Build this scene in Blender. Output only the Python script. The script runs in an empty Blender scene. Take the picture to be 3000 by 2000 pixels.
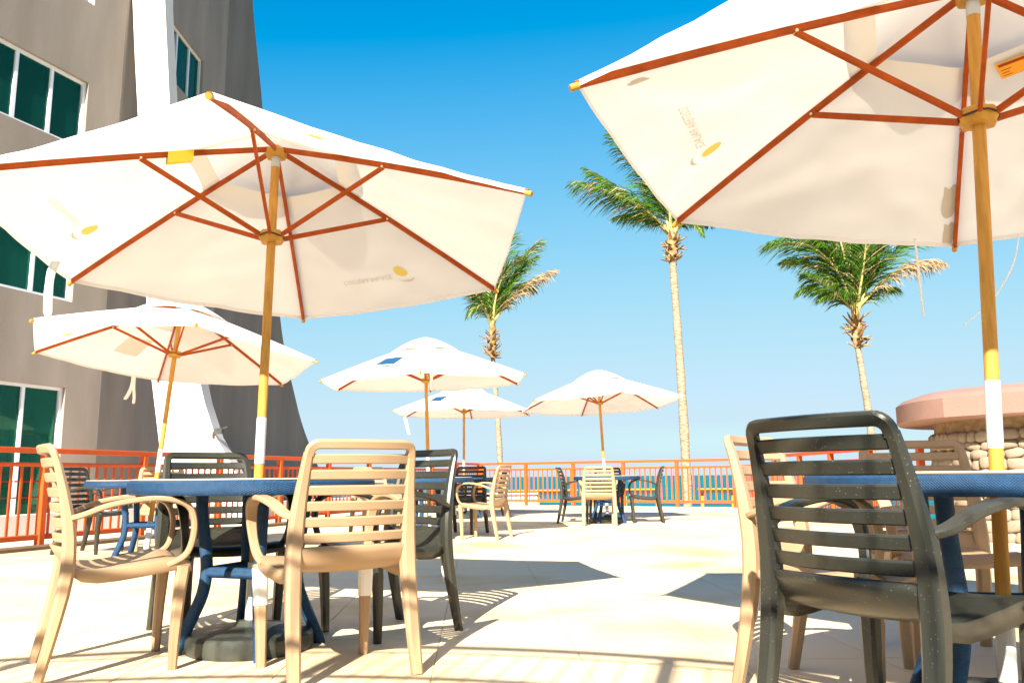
import bpy, bmesh, math, random
from mathutils import Vector, Matrix, noise
R_ = math.radians
random.seed(7)

# ------------------------------------------------------------------ scene / camera / sky / sun
S = bpy.context.scene
col = S.collection
FPX, EYE = 2450.0, 0.74
pitch, roll = math.atan(396 / FPX), math.atan(0.0095)
fwd = Vector((0, math.cos(pitch), math.sin(pitch)))
r0 = Vector((1, 0, 0)); u0 = r0.cross(fwd)
cright = r0 * math.cos(roll) - u0 * math.sin(roll)
cup = r0 * math.sin(roll) + u0 * math.cos(roll)
CAM = Vector((0, 0, EYE))
cd = bpy.data.cameras.new('camera'); cam = bpy.data.objects.new('camera', cd); col.objects.link(cam)
cd.sensor_fit = 'HORIZONTAL'; cd.sensor_width = 36.0; cd.lens = 36.0 * FPX / 3000.0
cd.clip_start = 0.05; cd.clip_end = 30000
cam.matrix_world = Matrix(((cright.x, cup.x, -fwd.x, CAM.x), (cright.y, cup.y, -fwd.y, CAM.y),
                           (cright.z, cup.z, -fwd.z, CAM.z), (0, 0, 0, 1)))
S.camera = cam
S.render.resolution_x, S.render.resolution_y = 1024, 682

EXPO = 1.75; SKYK = 10.0 / 2 ** EXPO
SUN_T = Vector((0.359, 1.4515, -1.0)).normalized()      # direction the sunlight travels
w = bpy.data.worlds.new('World'); S.world = w; w.use_nodes = True
nt = w.node_tree; nt.nodes.clear()
sky = nt.nodes.new('ShaderNodeTexSky'); sky.sky_type = 'NISHITA'; sky.sun_disc = False
sky.sun_elevation = math.asin(-SUN_T.z); sky.sun_rotation = math.atan2(-SUN_T.x, -SUN_T.y)
sky.altitude = 0; sky.air_density = 1.15; sky.dust_density = 0.25; sky.ozone_density = 4.5
sep = nt.nodes.new('ShaderNodeSeparateColor'); com = nt.nodes.new('ShaderNodeCombineColor')
nt.links.new(sky.outputs[0], sep.inputs[0])
# film-like shoulder on the sky colour: k * (1 - exp(-(c - o) / t)), the same in every direction
for ch, (k, o, t) in enumerate(((0.66, 1.06, 1.90), (0.84, 0.97, 1.75), (0.96, 1.69, 1.12))):
    a = nt.nodes.new('ShaderNodeMath'); a.operation = 'SUBTRACT'; a.inputs[1].default_value = o; nt.links.new(sep.outputs[ch], a.inputs[0])
    m_ = nt.nodes.new('ShaderNodeMath'); m_.operation = 'MAXIMUM'; m_.inputs[1].default_value = 0.0; nt.links.new(a.outputs[0], m_.inputs[0])
    b = nt.nodes.new('ShaderNodeMath'); b.operation = 'MULTIPLY'; b.inputs[1].default_value = -1.0 / t; nt.links.new(m_.outputs[0], b.inputs[0])
    e = nt.nodes.new('ShaderNodeMath'); e.operation = 'EXPONENT'; nt.links.new(b.outputs[0], e.inputs[0])
    f = nt.nodes.new('ShaderNodeMath'); f.operation = 'MULTIPLY_ADD'; f.inputs[1].default_value = -k * SKYK; f.inputs[2].default_value = k * SKYK
    nt.links.new(e.outputs[0], f.inputs[0])
    h1_ = nt.nodes.new('ShaderNodeMath'); h1_.operation = 'SUBTRACT'; h1_.inputs[1].default_value = 8.4; nt.links.new(sep.outputs[ch], h1_.inputs[0])  # gain above the shoulder, added so out-of-view sun-side sky lifts the shadows
    h2_ = nt.nodes.new('ShaderNodeMath'); h2_.operation = 'MAXIMUM'; h2_.inputs[1].default_value = 0.0; nt.links.new(h1_.outputs[0], h2_.inputs[0])
    h3_ = nt.nodes.new('ShaderNodeMath'); h3_.operation = 'MULTIPLY_ADD'; h3_.inputs[1].default_value = 0.22 * SKYK; nt.links.new(h2_.outputs[0], h3_.inputs[0]); nt.links.new(f.outputs[0], h3_.inputs[2])
    nt.links.new(h3_.outputs[0], com.inputs[ch])
bg = nt.nodes.new('ShaderNodeBackground'); bg.inputs['Strength'].default_value = 0.1
wo = nt.nodes.new('ShaderNodeOutputWorld')
nt.links.new(com.outputs[0], bg.inputs[0]); nt.links.new(bg.outputs[0], wo.inputs[0])
sl = bpy.data.lights.new('sun', 'SUN'); sl.energy = 5.0; sl.angle = R_(0.5); sl.color = (1.0, 0.91, 0.77)
so = bpy.data.objects.new('sun', sl); col.objects.link(so)
so.rotation_euler = SUN_T.to_track_quat('-Z', 'Y').to_euler(); so.location = (-4, -14, 12)
S.view_settings.view_transform = 'Standard'; S.view_settings.look = 'None'
S.view_settings.exposure = EXPO; S.view_settings.gamma = 1.0; S.view_settings.use_curve_mapping = False

def at(px, py, Y):
    """point at distance Y (m) ahead, on the line of sight of a photo position (3000 x 2000)"""
    d = fwd + cright * ((px - 1500) / FPX) - cup * ((py - 1000) / FPX)
    return CAM + d * (Y / d.y)

# ------------------------------------------------------------------ materials
def mat(name, color, rough=0.5, spec=0.5, var=0.0, vscale=8.0, bump=0.0, bscale=60.0, metallic=0.0, objrand=0.0, color2=None, stretch=None, detail=4.0):
    m = bpy.data.materials.new(name); m.use_nodes = True
    n = m.node_tree; p = n.nodes['Principled BSDF']
    p.inputs['Roughness'].default_value = rough; p.inputs['Specular IOR Level'].default_value = spec
    p.inputs['Metallic'].default_value = metallic
    tc = n.nodes.new('ShaderNodeTexCoord'); src = tc.outputs['Object']
    if stretch:
        mp = n.nodes.new('ShaderNodeMapping'); mp.inputs['Scale'].default_value = stretch
        n.links.new(src, mp.inputs[0]); src = mp.outputs[0]
    c = (*color, 1)
    c2 = (*(color2 or [x * (1 - var) for x in color]), 1)
    if var or color2:
        nz = n.nodes.new('ShaderNodeTexNoise'); nz.inputs['Scale'].default_value = vscale; nz.inputs['Detail'].default_value = detail
        n.links.new(src, nz.inputs['Vector'])
        rp = n.nodes.new('ShaderNodeValToRGB'); rp.color_ramp.elements[0].position = 0.35; rp.color_ramp.elements[1].position = 0.68
        rp.color_ramp.elements[0].color = c2; rp.color_ramp.elements[1].color = c
        n.links.new(nz.outputs['Fac'], rp.inputs[0]); out = rp.outputs[0]
    else:
        rgb = n.nodes.new('ShaderNodeRGB'); rgb.outputs[0].default_value = c; out = rgb.outputs[0]
    if objrand:
        oi = n.nodes.new('ShaderNodeObjectInfo'); gm = n.nodes.new('ShaderNodeNewGeometry')
        ad = n.nodes.new('ShaderNodeMath'); ad.operation = 'ADD'
        n.links.new(oi.outputs['Random'], ad.inputs[0]); n.links.new(gm.outputs['Random Per Island'], ad.inputs[1])
        fr = n.nodes.new('ShaderNodeMath'); fr.operation = 'FRACT'; n.links.new(ad.outputs[0], fr.inputs[0])
        mr = n.nodes.new('ShaderNodeMapRange'); mr.inputs['To Min'].default_value = 1 - objrand; mr.inputs['To Max'].default_value = 1 + objrand
        n.links.new(fr.outputs[0], mr.inputs['Value'])
        h = n.nodes.new('ShaderNodeHueSaturation'); n.links.new(out, h.inputs['Color']); n.links.new(mr.outputs[0], h.inputs['Value']); out = h.outputs[0]
    n.links.new(out, p.inputs['Base Color'])
    if bump:
        b2 = n.nodes.new('ShaderNodeTexNoise'); b2.inputs['Scale'].default_value = bscale; b2.inputs['Detail'].default_value = 6
        n.links.new(src, b2.inputs['Vector'])
        bp = n.nodes.new('ShaderNodeBump'); bp.inputs['Strength'].default_value = bump; bp.inputs['Distance'].default_value = 0.01
        n.links.new(b2.outputs['Fac'], bp.inputs['Height']); n.links.new(bp.outputs[0], p.inputs['Normal'])
    return m

def world_coords(m):
    n = m.node_tree; g_ = n.nodes.new('ShaderNodeNewGeometry')
    for nd in n.nodes:
        if nd.type == 'TEX_NOISE':
            for l in list(nd.inputs['Vector'].links): n.links.remove(l)
            n.links.new(g_.outputs['Position'], nd.inputs['Vector'])
def speckle(m, scale, thr, color):
    """pale dust flecks over an existing material"""
    n = m.node_tree; p = n.nodes['Principled BSDF']; l = p.inputs['Base Color'].links[0]; src = l.from_socket
    tc = n.nodes.new('ShaderNodeTexCoord'); vo = n.nodes.new('ShaderNodeTexVoronoi'); vo.inputs['Scale'].default_value = scale
    n.links.new(tc.outputs['Object'], vo.inputs['Vector'])
    ns = n.nodes.new('ShaderNodeTexNoise'); ns.inputs['Scale'].default_value = 9; n.links.new(tc.outputs['Object'], ns.inputs['Vector'])
    mu = n.nodes.new('ShaderNodeMath'); mu.operation = 'MULTIPLY'; mu.inputs[1].default_value = thr * 2; n.links.new(ns.outputs['Fac'], mu.inputs[0])
    lt = n.nodes.new('ShaderNodeMath'); lt.operation = 'LESS_THAN'; n.links.new(vo.outputs['Distance'], lt.inputs[0]); n.links.new(mu.outputs[0], lt.inputs[1])
    mx = n.nodes.new('ShaderNodeMix'); mx.data_type = 'RGBA'; n.links.new(lt.outputs[0], mx.inputs['Factor']); n.links.new(src, mx.inputs['A']); mx.inputs['B'].default_value = (*color, 1)
    n.links.new(mx.outputs['Result'], p.inputs['Base Color'])

M = {}
M['beige'] = mat('beige_resin', (0.38, 0.255, 0.15), 0.42, 0.35, 0.10, 6, 0.05, 300)
M['dark'] = mat('charcoal_resin', (0.027, 0.028, 0.021), 0.33, 0.5, 0.25, 5, 0.05, 300)
speckle(M['dark'], 100, 0.105, (0.15, 0.14, 0.11))
M['sticker'] = mat('white_sticker', (0.82, 0.82, 0.80), 0.4)
M['wicker'] = mat('blue_wicker', (0.011, 0.055, 0.135), 0.5, 0.3, 0.3, 40)
def wicker(m):
    n = m.node_tree; p = n.nodes['Principled BSDF']
    tc = n.nodes.new('ShaderNodeTexCoord')
    hs_ = []
    for ang in (50, -50):
        mp = n.nodes.new('ShaderNodeMapping'); mp.inputs['Rotation'].default_value = (0, R_(ang), R_(20))
        wv = n.nodes.new('ShaderNodeTexWave'); wv.inputs['Scale'].default_value = 60; wv.inputs['Distortion'].default_value = 0.8
        n.links.new(tc.outputs['Object'], mp.inputs[0]); n.links.new(mp.outputs[0], wv.inputs[0]); hs_.append(wv)
    mx = n.nodes.new('ShaderNodeMath'); mx.operation = 'MAXIMUM'; n.links.new(hs_[0].outputs['Fac'], mx.inputs[0]); n.links.new(hs_[1].outputs['Fac'], mx.inputs[1])
    bp = n.nodes.new('ShaderNodeBump'); bp.inputs['Strength'].default_value = 0.55; bp.inputs['Distance'].default_value = 0.004
    n.links.new(mx.outputs[0], bp.inputs['Height']); n.links.new(bp.outputs[0], p.inputs['Normal'])
wicker(M['wicker'])
M['tabletop'] = mat('cream_table_tile', (0.56, 0.50, 0.41), 0.3, 0.5, 0.1, 12)
M['rib'] = mat('red_brown_wood', (0.42, 0.075, 0.006), 0.55, 0.15, 0.3, 14, stretch=(1, 1, 1))
M['pole'] = mat('yellow_wood', (0.56, 0.275, 0.05), 0.5, 0.2, 0.28, 10, stretch=(6, 6, 0.6))
M['hub'] = mat('yellow_wood_hub', (0.52, 0.26, 0.03), 0.45, 0.3, 0.2, 20)
M['metal_white'] = mat('white_metal', (0.46, 0.48, 0.48), 0.25, 0.5, 0.12, 9)
M['pin'] = mat('brass_pin', (0.7, 0.6, 0.4), 0.3, 0.5, metallic=0.8)
M['base'] = mat('umbrella_base_resin', (0.018, 0.022, 0.018), 0.5, 0.4, 0.4, 9, 0.2, 60, color2=(0.05, 0.055, 0.045))
M['tile'] = mat('cream_stone_tile', (0.74, 0.585, 0.375), 0.6, 0.3, 0, 0.9, 0.12, 90, objrand=0.03, color2=(0.52, 0.35, 0.14), detail=6.0)
M['tile'].node_tree.nodes['Color Ramp'].color_ramp.elements[0].position = .26; M['tile'].node_tree.nodes['Color Ramp'].color_ramp.elements[1].position = .50
world_coords(M['tile'])
M['mortar'] = mat('tile_joint', (0.54, 0.42, 0.27), 0.8)
M['slab'] = mat('cream_concrete', (0.70, 0.58, 0.44), 0.7, 0.2, 0.15, 1.5)
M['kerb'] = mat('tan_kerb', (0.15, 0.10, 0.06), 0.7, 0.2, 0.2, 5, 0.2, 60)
M['orange'] = mat('orange_paint', (0.60, 0.085, 0.008), 0.5, 0.4, 0.12, 3)
M['redrod'] = mat('dark_red_paint', (0.28, 0.02, 0.015), 0.5)
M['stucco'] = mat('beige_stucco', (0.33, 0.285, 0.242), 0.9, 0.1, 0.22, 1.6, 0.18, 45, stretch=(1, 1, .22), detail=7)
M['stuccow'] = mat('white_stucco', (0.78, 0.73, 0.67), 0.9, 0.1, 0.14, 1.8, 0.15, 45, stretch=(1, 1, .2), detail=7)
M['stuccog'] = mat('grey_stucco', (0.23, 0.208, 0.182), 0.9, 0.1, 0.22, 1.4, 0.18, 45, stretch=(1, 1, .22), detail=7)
M['frame'] = mat('white_aluminium', (0.74, 0.76, 0.80), 0.35, 0.5)
M['curtain'] = mat('tan_curtain', (0.50, 0.40, 0.24), 0.9, 0.1, 0.3, 4, stretch=(6, 6, 0.3))
M['interior'] = mat('dark_room', (0.75, 0.78, 0.68), 0.9)
M['pink'] = mat('pink_stucco', (0.295, 0.182, 0.152), 0.85, 0.1, 0.10, 2.5, 0.3, 50)
M['stone'] = mat('rubble_stone', (0.37, 0.30, 0.225), 0.85, 0.2, 0.3, 9, 0.7, 24, objrand=0.18)
M['rough'] = mat('rough_render', (0.32, 0.24, 0.15), 0.9, 0.1, 0, 10, 1.0, 18, color2=(0.20, 0.14, 0.08), detail=8)
M['trunk'] = mat('palm_bark', (0.42, 0.33, 0.235), 0.9, 0.1, 0, 7, 0.8, 14, color2=(0.20, 0.14, 0.09), stretch=(1, 1, 5))
M['husk'] = mat('palm_husk', (0.42, 0.28, 0.13), 0.9, 0.1, 0, 9, 0.5, 30, color2=(0.16, 0.09, 0.04), objrand=0.2)
M['rachis'] = mat('frond_stem', (0.46, 0.40, 0.14), 0.6, 0.3, 0.2, 4)
M['navy'] = mat('navy_print', (0.006, 0.06, 0.14), 0.6)
M['yellow'] = mat('yellow_tag', (0.85, 0.62, 0.03), 0.5)
M['orange_tag'] = mat('orange_tag', (0.85, 0.36, 0.02), 0.5)
M['whitecloth'] = mat('white_strap', (0.82, 0.80, 0.76), 0.8)
M['teak'] = mat('orange_teak', (0.72, 0.27, 0.03), 0.55, 0.3, 0.2, 5)
M['sand'] = mat('beach_sand', (0.62, 0.52, 0.38), 0.9, 0.1, 0.15, 0.5)
M['shadewood'] = mat('dark_stained_beam', (0.03, 0.02, 0.018), 0.7)

def translucent(name, color, tcol, fac, var=0.0, vscale=3.0, islands=0.0):
    m = bpy.data.materials.new(name); m.use_nodes = True; n = m.node_tree
    n.nodes.remove(n.nodes['Principled BSDF']); out = n.nodes['Material Output']
    d = n.nodes.new('ShaderNodeBsdfDiffuse'); t = n.nodes.new('ShaderNodeBsdfTranslucent'); mx = n.nodes.new('ShaderNodeMixShader')
    mx.inputs[0].default_value = fac
    for nd, c in ((d, color), (t, tcol)):
        if var or islands:
            tc = n.nodes.new('ShaderNodeTexCoord'); nz = n.nodes.new('ShaderNodeTexNoise'); nz.inputs['Scale'].default_value = vscale; nz.inputs['Detail'].default_value = 5
            n.links.new(tc.outputs['Object'], nz.inputs['Vector'])
            mr = n.nodes.new('ShaderNodeMapRange'); mr.inputs['From Min'].default_value = .3; mr.inputs['From Max'].default_value = .7
            mr.inputs['To Min'].default_value = 1 - var; mr.inputs['To Max'].default_value = 1 + var * .3
            n.links.new(nz.outputs['Fac'], mr.inputs['Value']); val = mr.outputs[0]
            h = n.nodes.new('ShaderNodeHueSaturation'); h.inputs['Color'].default_value = (*c, 1)
            if islands:
                gm = n.nodes.new('ShaderNodeNewGeometry'); m2 = n.nodes.new('ShaderNodeMapRange'); m2.inputs['To Min'].default_value = 1 - islands; m2.inputs['To Max'].default_value = 1 + islands
                n.links.new(gm.outputs['Random Per Island'], m2.inputs['Value'])
                mm = n.nodes.new('ShaderNodeMath'); mm.operation = 'MULTIPLY'; n.links.new(val, mm.inputs[0]); n.links.new(m2.outputs[0], mm.inputs[1]); val = mm.outputs[0]
                m3 = n.nodes.new('ShaderNodeMapRange'); m3.inputs['To Min'].default_value = .47; m3.inputs['To Max'].default_value = .51
                n.links.new(gm.outputs['Random Per Island'], m3.inputs['Value']); n.links.new(m3.outputs[0], h.inputs['Hue'])
            n.links.new(val, h.inputs['Value']); n.links.new(h.outputs[0], nd.inputs['Color'])
        else:
            nd.inputs['Color'].default_value = (*c, 1)
    n.links.new(d.outputs[0], mx.inputs[1]); n.links.new(t.outputs[0], mx.inputs[2]); n.links.new(mx.outputs[0], out.inputs[0])
    return m
M['canvas'] = translucent('cream_canvas', (0.88, 0.87, 0.855), (0.80, 0.765, 0.70), 0.30, 0.04, 2.5)
M['print'] = translucent('faded_print', (0.70, 0.65, 0.56), (0.62, 0.55, 0.45), 0.4)
M['printy'] = translucent('yellow_print', (0.88, 0.72, 0.22), (0.84, 0.66, 0.20), 0.4)
M['leaf'] = translucent('palm_leaflet', (0.060, 0.145, 0.018), (0.15, 0.29, 0.016), 0.34, 0.25, 0.8, 0.65)
M['leafdry'] = translucent('dry_leaflet', (0.40, 0.30, 0.16), (0.36, 0.26, 0.10), 0.25, 0.2, 0.8, 0.3)

def glass_mat():
    m = bpy.data.materials.new('tinted_glass'); m.use_nodes = True; n = m.node_tree
    n.nodes.remove(n.nodes['Principled BSDF']); out = n.nodes['Material Output']
    g = n.nodes.new('ShaderNodeBsdfGlossy'); g.inputs['Roughness'].default_value = 0.02; g.inputs['Color'].default_value = (.5, .8, .66, 1)
    t = n.nodes.new('ShaderNodeBsdfTransparent'); t.inputs['Color'].default_value = (0.30, 0.80, 0.60, 1)
    f = n.nodes.new('ShaderNodeFresnel'); f.inputs['IOR'].default_value = 1.5
    mx = n.nodes.new('ShaderNodeMixShader'); n.links.new(f.outputs[0], mx.inputs[0]); n.links.new(t.outputs[0], mx.inputs[1]); n.links.new(g.outputs[0], mx.inputs[2])
    df = n.nodes.new('ShaderNodeBsdfDiffuse'); df.inputs['Color'].default_value = (0.010, 0.10, 0.072, 1)      # diffuse green mixed into the panes to brighten them
    m2 = n.nodes.new('ShaderNodeMixShader'); m2.inputs[0].default_value = 0.38; n.links.new(mx.outputs[0], m2.inputs[1]); n.links.new(df.outputs[0], m2.inputs[2])
    n.links.new(m2.outputs[0], out.inputs[0]); return m
M['glass'] = glass_mat()

def sea_mat():
    m = mat('turquoise_sea', (0.02, 0.30, 0.36), 0.6, 0.08)
    n = m.node_tree; p = n.nodes['Principled BSDF']
    tc = n.nodes.new('ShaderNodeTexCoord'); mp = n.nodes.new('ShaderNodeMapping'); mp.inputs['Scale'].default_value = (0.05, 0.35, 1)
    nz = n.nodes.new('ShaderNodeTexNoise'); nz.inputs['Scale'].default_value = 1.0; nz.inputs['Detail'].default_value = 6
    n.links.new(tc.outputs['Object'], mp.inputs[0]); n.links.new(mp.outputs[0], nz.inputs[0])
    rp = n.nodes.new('ShaderNodeValToRGB'); rp.color_ramp.elements[0].color = (0.003, 0.105, 0.15, 1); rp.color_ramp.elements[1].color = (0.010, 0.17, 0.19, 1)
    rp.color_ramp.elements[0].position = .35; rp.color_ramp.elements[1].position = .65
    n.links.new(nz.outputs['Fac'], rp.inputs[0]); n.links.new(rp.outputs[0], p.inputs['Base Color'])
    bp = n.nodes.new('ShaderNodeBump'); bp.inputs['Strength'].default_value = .6; bp.inputs['Distance'].default_value = .4
    n.links.new(nz.outputs['Fac'], bp.inputs['Height']); n.links.new(bp.outputs[0], p.inputs['Normal'])
    return m
M['sea'] = sea_mat()

# ------------------------------------------------------------------ mesh helpers
class MB:
    def __init__(s): s.v = []; s.f = []
    def add(s, vs, fs):
        o = len(s.v); s.v += [tuple(v) for v in vs]; s.f += [tuple(i + o for i in f) for f in fs]; return s
    def box(s, c, size, X=(1, 0, 0), Y=(0, 1, 0), Z=(0, 0, 1), ch=0.0):
        c = Vector(c); X, Y, Z = Vector(X), Vector(Y), Vector(Z); a, b, d = [k / 2 for k in size]
        if ch <= 0:
            vs = [c + X * x * a + Y * y * b + Z * z * d for z in (-1, 1) for y in (-1, 1) for x in (-1, 1)]
            return s.add(vs, [(0, 2, 3, 1), (4, 5, 7, 6), (0, 1, 5, 4), (2, 6, 7, 3), (0, 4, 6, 2), (1, 3, 7, 5)])
        return s.sweep([c - Z * d, c + Z * d], 2 * a, 2 * b, Y, ch)
    def sweep(s, pts, W, H, ref, ch=0.004, cap=True):
        """octagonal (chamfered rectangle) section along pts; H is the size along ref, W across it"""
        pts = [Vector(p) for p in pts]; n = len(pts); rings = []
        if isinstance(W, (int, float)): W = [W] * n
        if isinstance(H, (int, float)): H = [H] * n
        single = not isinstance(ref, list)
        for i, p in enumerate(pts):
            T = (pts[min(i + 1, n - 1)] - pts[max(i - 1, 0)]).normalized()
            r = Vector(ref if single else ref[i]); r = (r - T * r.dot(T)).normalized(); q = T.cross(r)
            a, b = W[i] / 2, H[i] / 2; c = min(ch, a * .6, b * .6)
            rings.append([p + q * x + r * y for x, y in ((a - c, b), (a, b - c), (a, c - b), (a - c, -b), (c - a, -b), (-a, c - b), (-a, b - c), (c - a, b))])
        vs = [v for r in rings for v in r]; fs = []
        for i in range(n - 1):
            for k in range(8):
                fs.append((i * 8 + k, (i + 1) * 8 + k, (i + 1) * 8 + (k + 1) % 8, i * 8 + (k + 1) % 8))
        if cap: fs += [tuple(range(8)), tuple((n - 1) * 8 + k for k in reversed(range(8)))]
        return s.add(vs, fs)
    def tube(s, pts, rad, n=12, cap=True):
        pts = [Vector(p) for p in pts]; m = len(pts)
        if isinstance(rad, (int, float)): rad = [rad] * m
        T0 = (pts[1] - pts[0]).normalized(); ref = Vector((1, 0, 0)) if abs(T0.x) < .8 else Vector((0, 1, 0)); vs = []
        for i, p in enumerate(pts):
            T = (pts[min(i + 1, m - 1)] - pts[max(i - 1, 0)]).normalized()
            ref = (ref - T * ref.dot(T)).normalized(); q = T.cross(ref)
            vs += [p + (ref * math.cos(2 * math.pi * k / n) + q * math.sin(2 * math.pi * k / n)) * rad[i] for k in range(n)]
        fs = [(i * n + k, i * n + (k + 1) % n, (i + 1) * n + (k + 1) % n, (i + 1) * n + k) for i in range(m - 1) for k in range(n)]
        if cap: fs += [tuple(reversed(range(n))), tuple((m - 1) * n + k for k in range(n))]
        return s.add(vs, fs)
    def lathe(s, prof, c=(0, 0, 0), n=32, mod=None, M4=None):
        vs = []; c = Vector(c)
        for r, z in prof:
            for k in range(n):
                a = 2 * math.pi * k / n; rr = r * (mod(a, z) if mod else 1)
                q = Vector((rr * math.cos(a), rr * math.sin(a), z))
                vs.append((M4 @ q if M4 else q) + c)
        m = len(prof)
        fs = [(i * n + k, i * n + (k + 1) % n, (i + 1) * n + (k + 1) % n, (i + 1) * n + k) for i in range(m - 1) for k in range(n)]
        fs += [tuple(reversed(range(n))), tuple((m - 1) * n + k for k in range(n))]
        return s.add(vs, fs)
    def prism(s, poly, z0, z1):
        n = len(poly); vs = [(x, y, z0) for x, y in poly] + [(x, y, z1) for x, y in poly]
        return s.add(vs, [tuple(reversed(range(n))), tuple(range(n, 2 * n))] + [(i, (i + 1) % n, n + (i + 1) % n, n + i) for i in range(n)])
    def slabpoly(s, front, off):
        """a polygon given as 3D points, thickened by the offset vector"""
        n = len(front); off = Vector(off); vs = [Vector(p) for p in front] + [Vector(p) + off for p in front]
        return s.add(vs, [tuple(range(n)), tuple(reversed(range(n, 2 * n)))] + [(i, n + i, n + (i + 1) % n, (i + 1) % n) for i in range(n)])
    def mesh(s, name, m, smooth=35):
        me = bpy.data.meshes.new(name); me.from_pydata([tuple(v) for v in s.v], [], s.f)
        bm = bmesh.new(); bm.from_mesh(me); bmesh.ops.recalc_face_normals(bm, faces=bm.faces); bm.to_mesh(me); bm.free()
        me.materials.append(m)
        if smooth:
            me.polygons.foreach_set('use_smooth', [True] * len(me.polygons)); me.set_sharp_from_angle(angle=R_(smooth))
        return me
    def build(s, name, m, parent=None, smooth=35):
        o = bpy.data.objects.new(name, s.mesh(name, m, smooth)); col.objects.link(o)
        if parent: o.parent = parent
        return o
def obj(name, me, parent=None, loc=None):
    o = bpy.data.objects.new(name, me); col.objects.link(o)
    if parent: o.parent = parent
    if loc is not None: o.location = loc
    return o
def tag(o, label=None, cat=None, group=None, kind=None):
    for k, v in (('label', label), ('category', cat), ('group', group), ('kind', kind)):
        if v: o[k] = v
    return o
def thing(name, label, cat, loc=(0, 0, 0), rz=0.0, group=None):
    o = bpy.data.objects.new(name, None); o.empty_display_size = .1; col.objects.link(o); o.location = loc; o.rotation_euler = (0, 0, rz)
    return tag(o, label, cat, group)
def copy_tree(o, parent=None):
    c = o.copy(); col.objects.link(c); c.parent = parent
    for ch in list(o.children): copy_tree(ch, c)
    return c
def crv(pts, n=6):
    """Catmull-Rom through pts"""
    P = [Vector(p) for p in pts]; out = []
    for i in range(len(P) - 1):
        a, b, c, d = P[max(i - 1, 0)], P[i], P[i + 1], P[min(i + 2, len(P) - 1)]
        for k in range(n):
            t = k / n; out.append(0.5 * ((2 * b) + (c - a) * t + (2 * a - 5 * b + 4 * c - d) * t * t + (3 * b - a - 3 * c + d) * t ** 3))
    return out + [P[-1]]
def lerp1(tab, z):
    for (a, x), (b, y) in zip(tab, tab[1:]):
        if z <= b: return x + (y - x) * (z - a) / (b - a)
    return tab[-1][1]

# ------------------------------------------------------------------ ground, terrace, sea, beach
FL = Vector((-0.95, 23.2, 0))                      # corner of the terrace railing
dL = Vector((-5.22 - FL.x, 10.39 - FL.y, 0)).normalized()       # railing towards the camera along the hotel
RT = Vector((5.15, 19.75, 0)); dR = (RT - FL).normalized()
LN = FL + dL * 22.0
ter = [(-30, -16), (30, -16), (30, 9), (7.6, 9.0), (RT.x + .25, RT.y), (RT.x + .15, RT.y + .15), (FL.x, FL.y + .22), (-3.5, 30), (-30, 34)]
tag(MB().prism(ter, -3.2, -0.005).build('terrace', M['mortar'], smooth=0), kind='structure')
terrace = bpy.data.objects['terrace']
# paving: .6 m tiles, near ones single objects, far ones joined
TS = 0.60; cr_ = math.cos(R_(2.5)); sr_ = math.sin(R_(2.5))
nl = Vector((dL.y, -dL.x, 0))
if nl.x < 0: nl = -nl
nr = Vector((dR.y, -dR.x, 0))
if nr.y > 0: nr = -nr
def inside(x, y):
    p = Vector((x, y, 0)); return (p - FL).dot(nl) > .62 and (p - FL).dot(nr) > .2 and y > -3 and x < 8.2 and not (x > 5.4 + (20 - y) * .02 and y > 9.5)
tb = MB(); g = TS - .0035
def tile_mesh(mb, cx, cy, dz=0):
    a = g / 2; c = .004
    vs = []
    for k, z in ((a, -.004), (a, dz - .002), (a - c, dz)):
        for sx, sy in ((-1, -1), (1, -1), (1, 1), (-1, 1)):
            x, y = sx * k, sy * k; vs.append((cx + x * cr_ - y * sr_, cy + x * sr_ + y * cr_, z))
    mb.add(vs, [(8, 9, 10, 11)] + [(i * 4 + k, i * 4 + (k + 1) % 4, i * 4 + 4 + (k + 1) % 4, i * 4 + 4 + k) for i in (0, 1) for k in range(4)])
tmesh = MB(); tile_mesh(tmesh, 0, 0); tm = tmesh.mesh('paving_tile', M['tile'], 0)
spots = []
for i in range(-20, 20):
    for j in range(-8, 46):
        x = i * TS + .13; y = j * TS + .2
        X, Y = x * cr_ - y * sr_, x * sr_ + y * cr_
        if inside(X, Y): spots.append((X, Y))
def seen(p):
    x, y = p
    return y > 2.6 and abs(x) < .63 * y + .5
near = sorted([p for p in spots if seen(p)], key=lambda p: p[1])[:290]
ns = set(near)
for p in near: obj('paving_tile', tm, terrace, (p[0], p[1], random.uniform(-.0006, .0006)))
for p in spots:
    if p not in ns: tile_mesh(tb, p[0], p[1])
tag(tb.build('far_paving', M['tile'], terrace, 0), kind='stuff')
# plain concrete around the paving
con = MB(); con.prism([(-30, -16), (30, -16), (30, -2.6), (-30, -2.6)], -.02, -.001)
tag(con.build('pavement', M['slab'], smooth=0), kind='structure')
# tan kerb under the left railing
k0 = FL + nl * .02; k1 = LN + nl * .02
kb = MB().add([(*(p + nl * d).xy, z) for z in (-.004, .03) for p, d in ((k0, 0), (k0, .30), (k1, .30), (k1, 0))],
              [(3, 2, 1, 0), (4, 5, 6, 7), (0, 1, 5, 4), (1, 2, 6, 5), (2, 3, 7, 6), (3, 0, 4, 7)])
tag(kb.build('kerb', M['kerb'], smooth=0), kind='structure')
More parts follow.
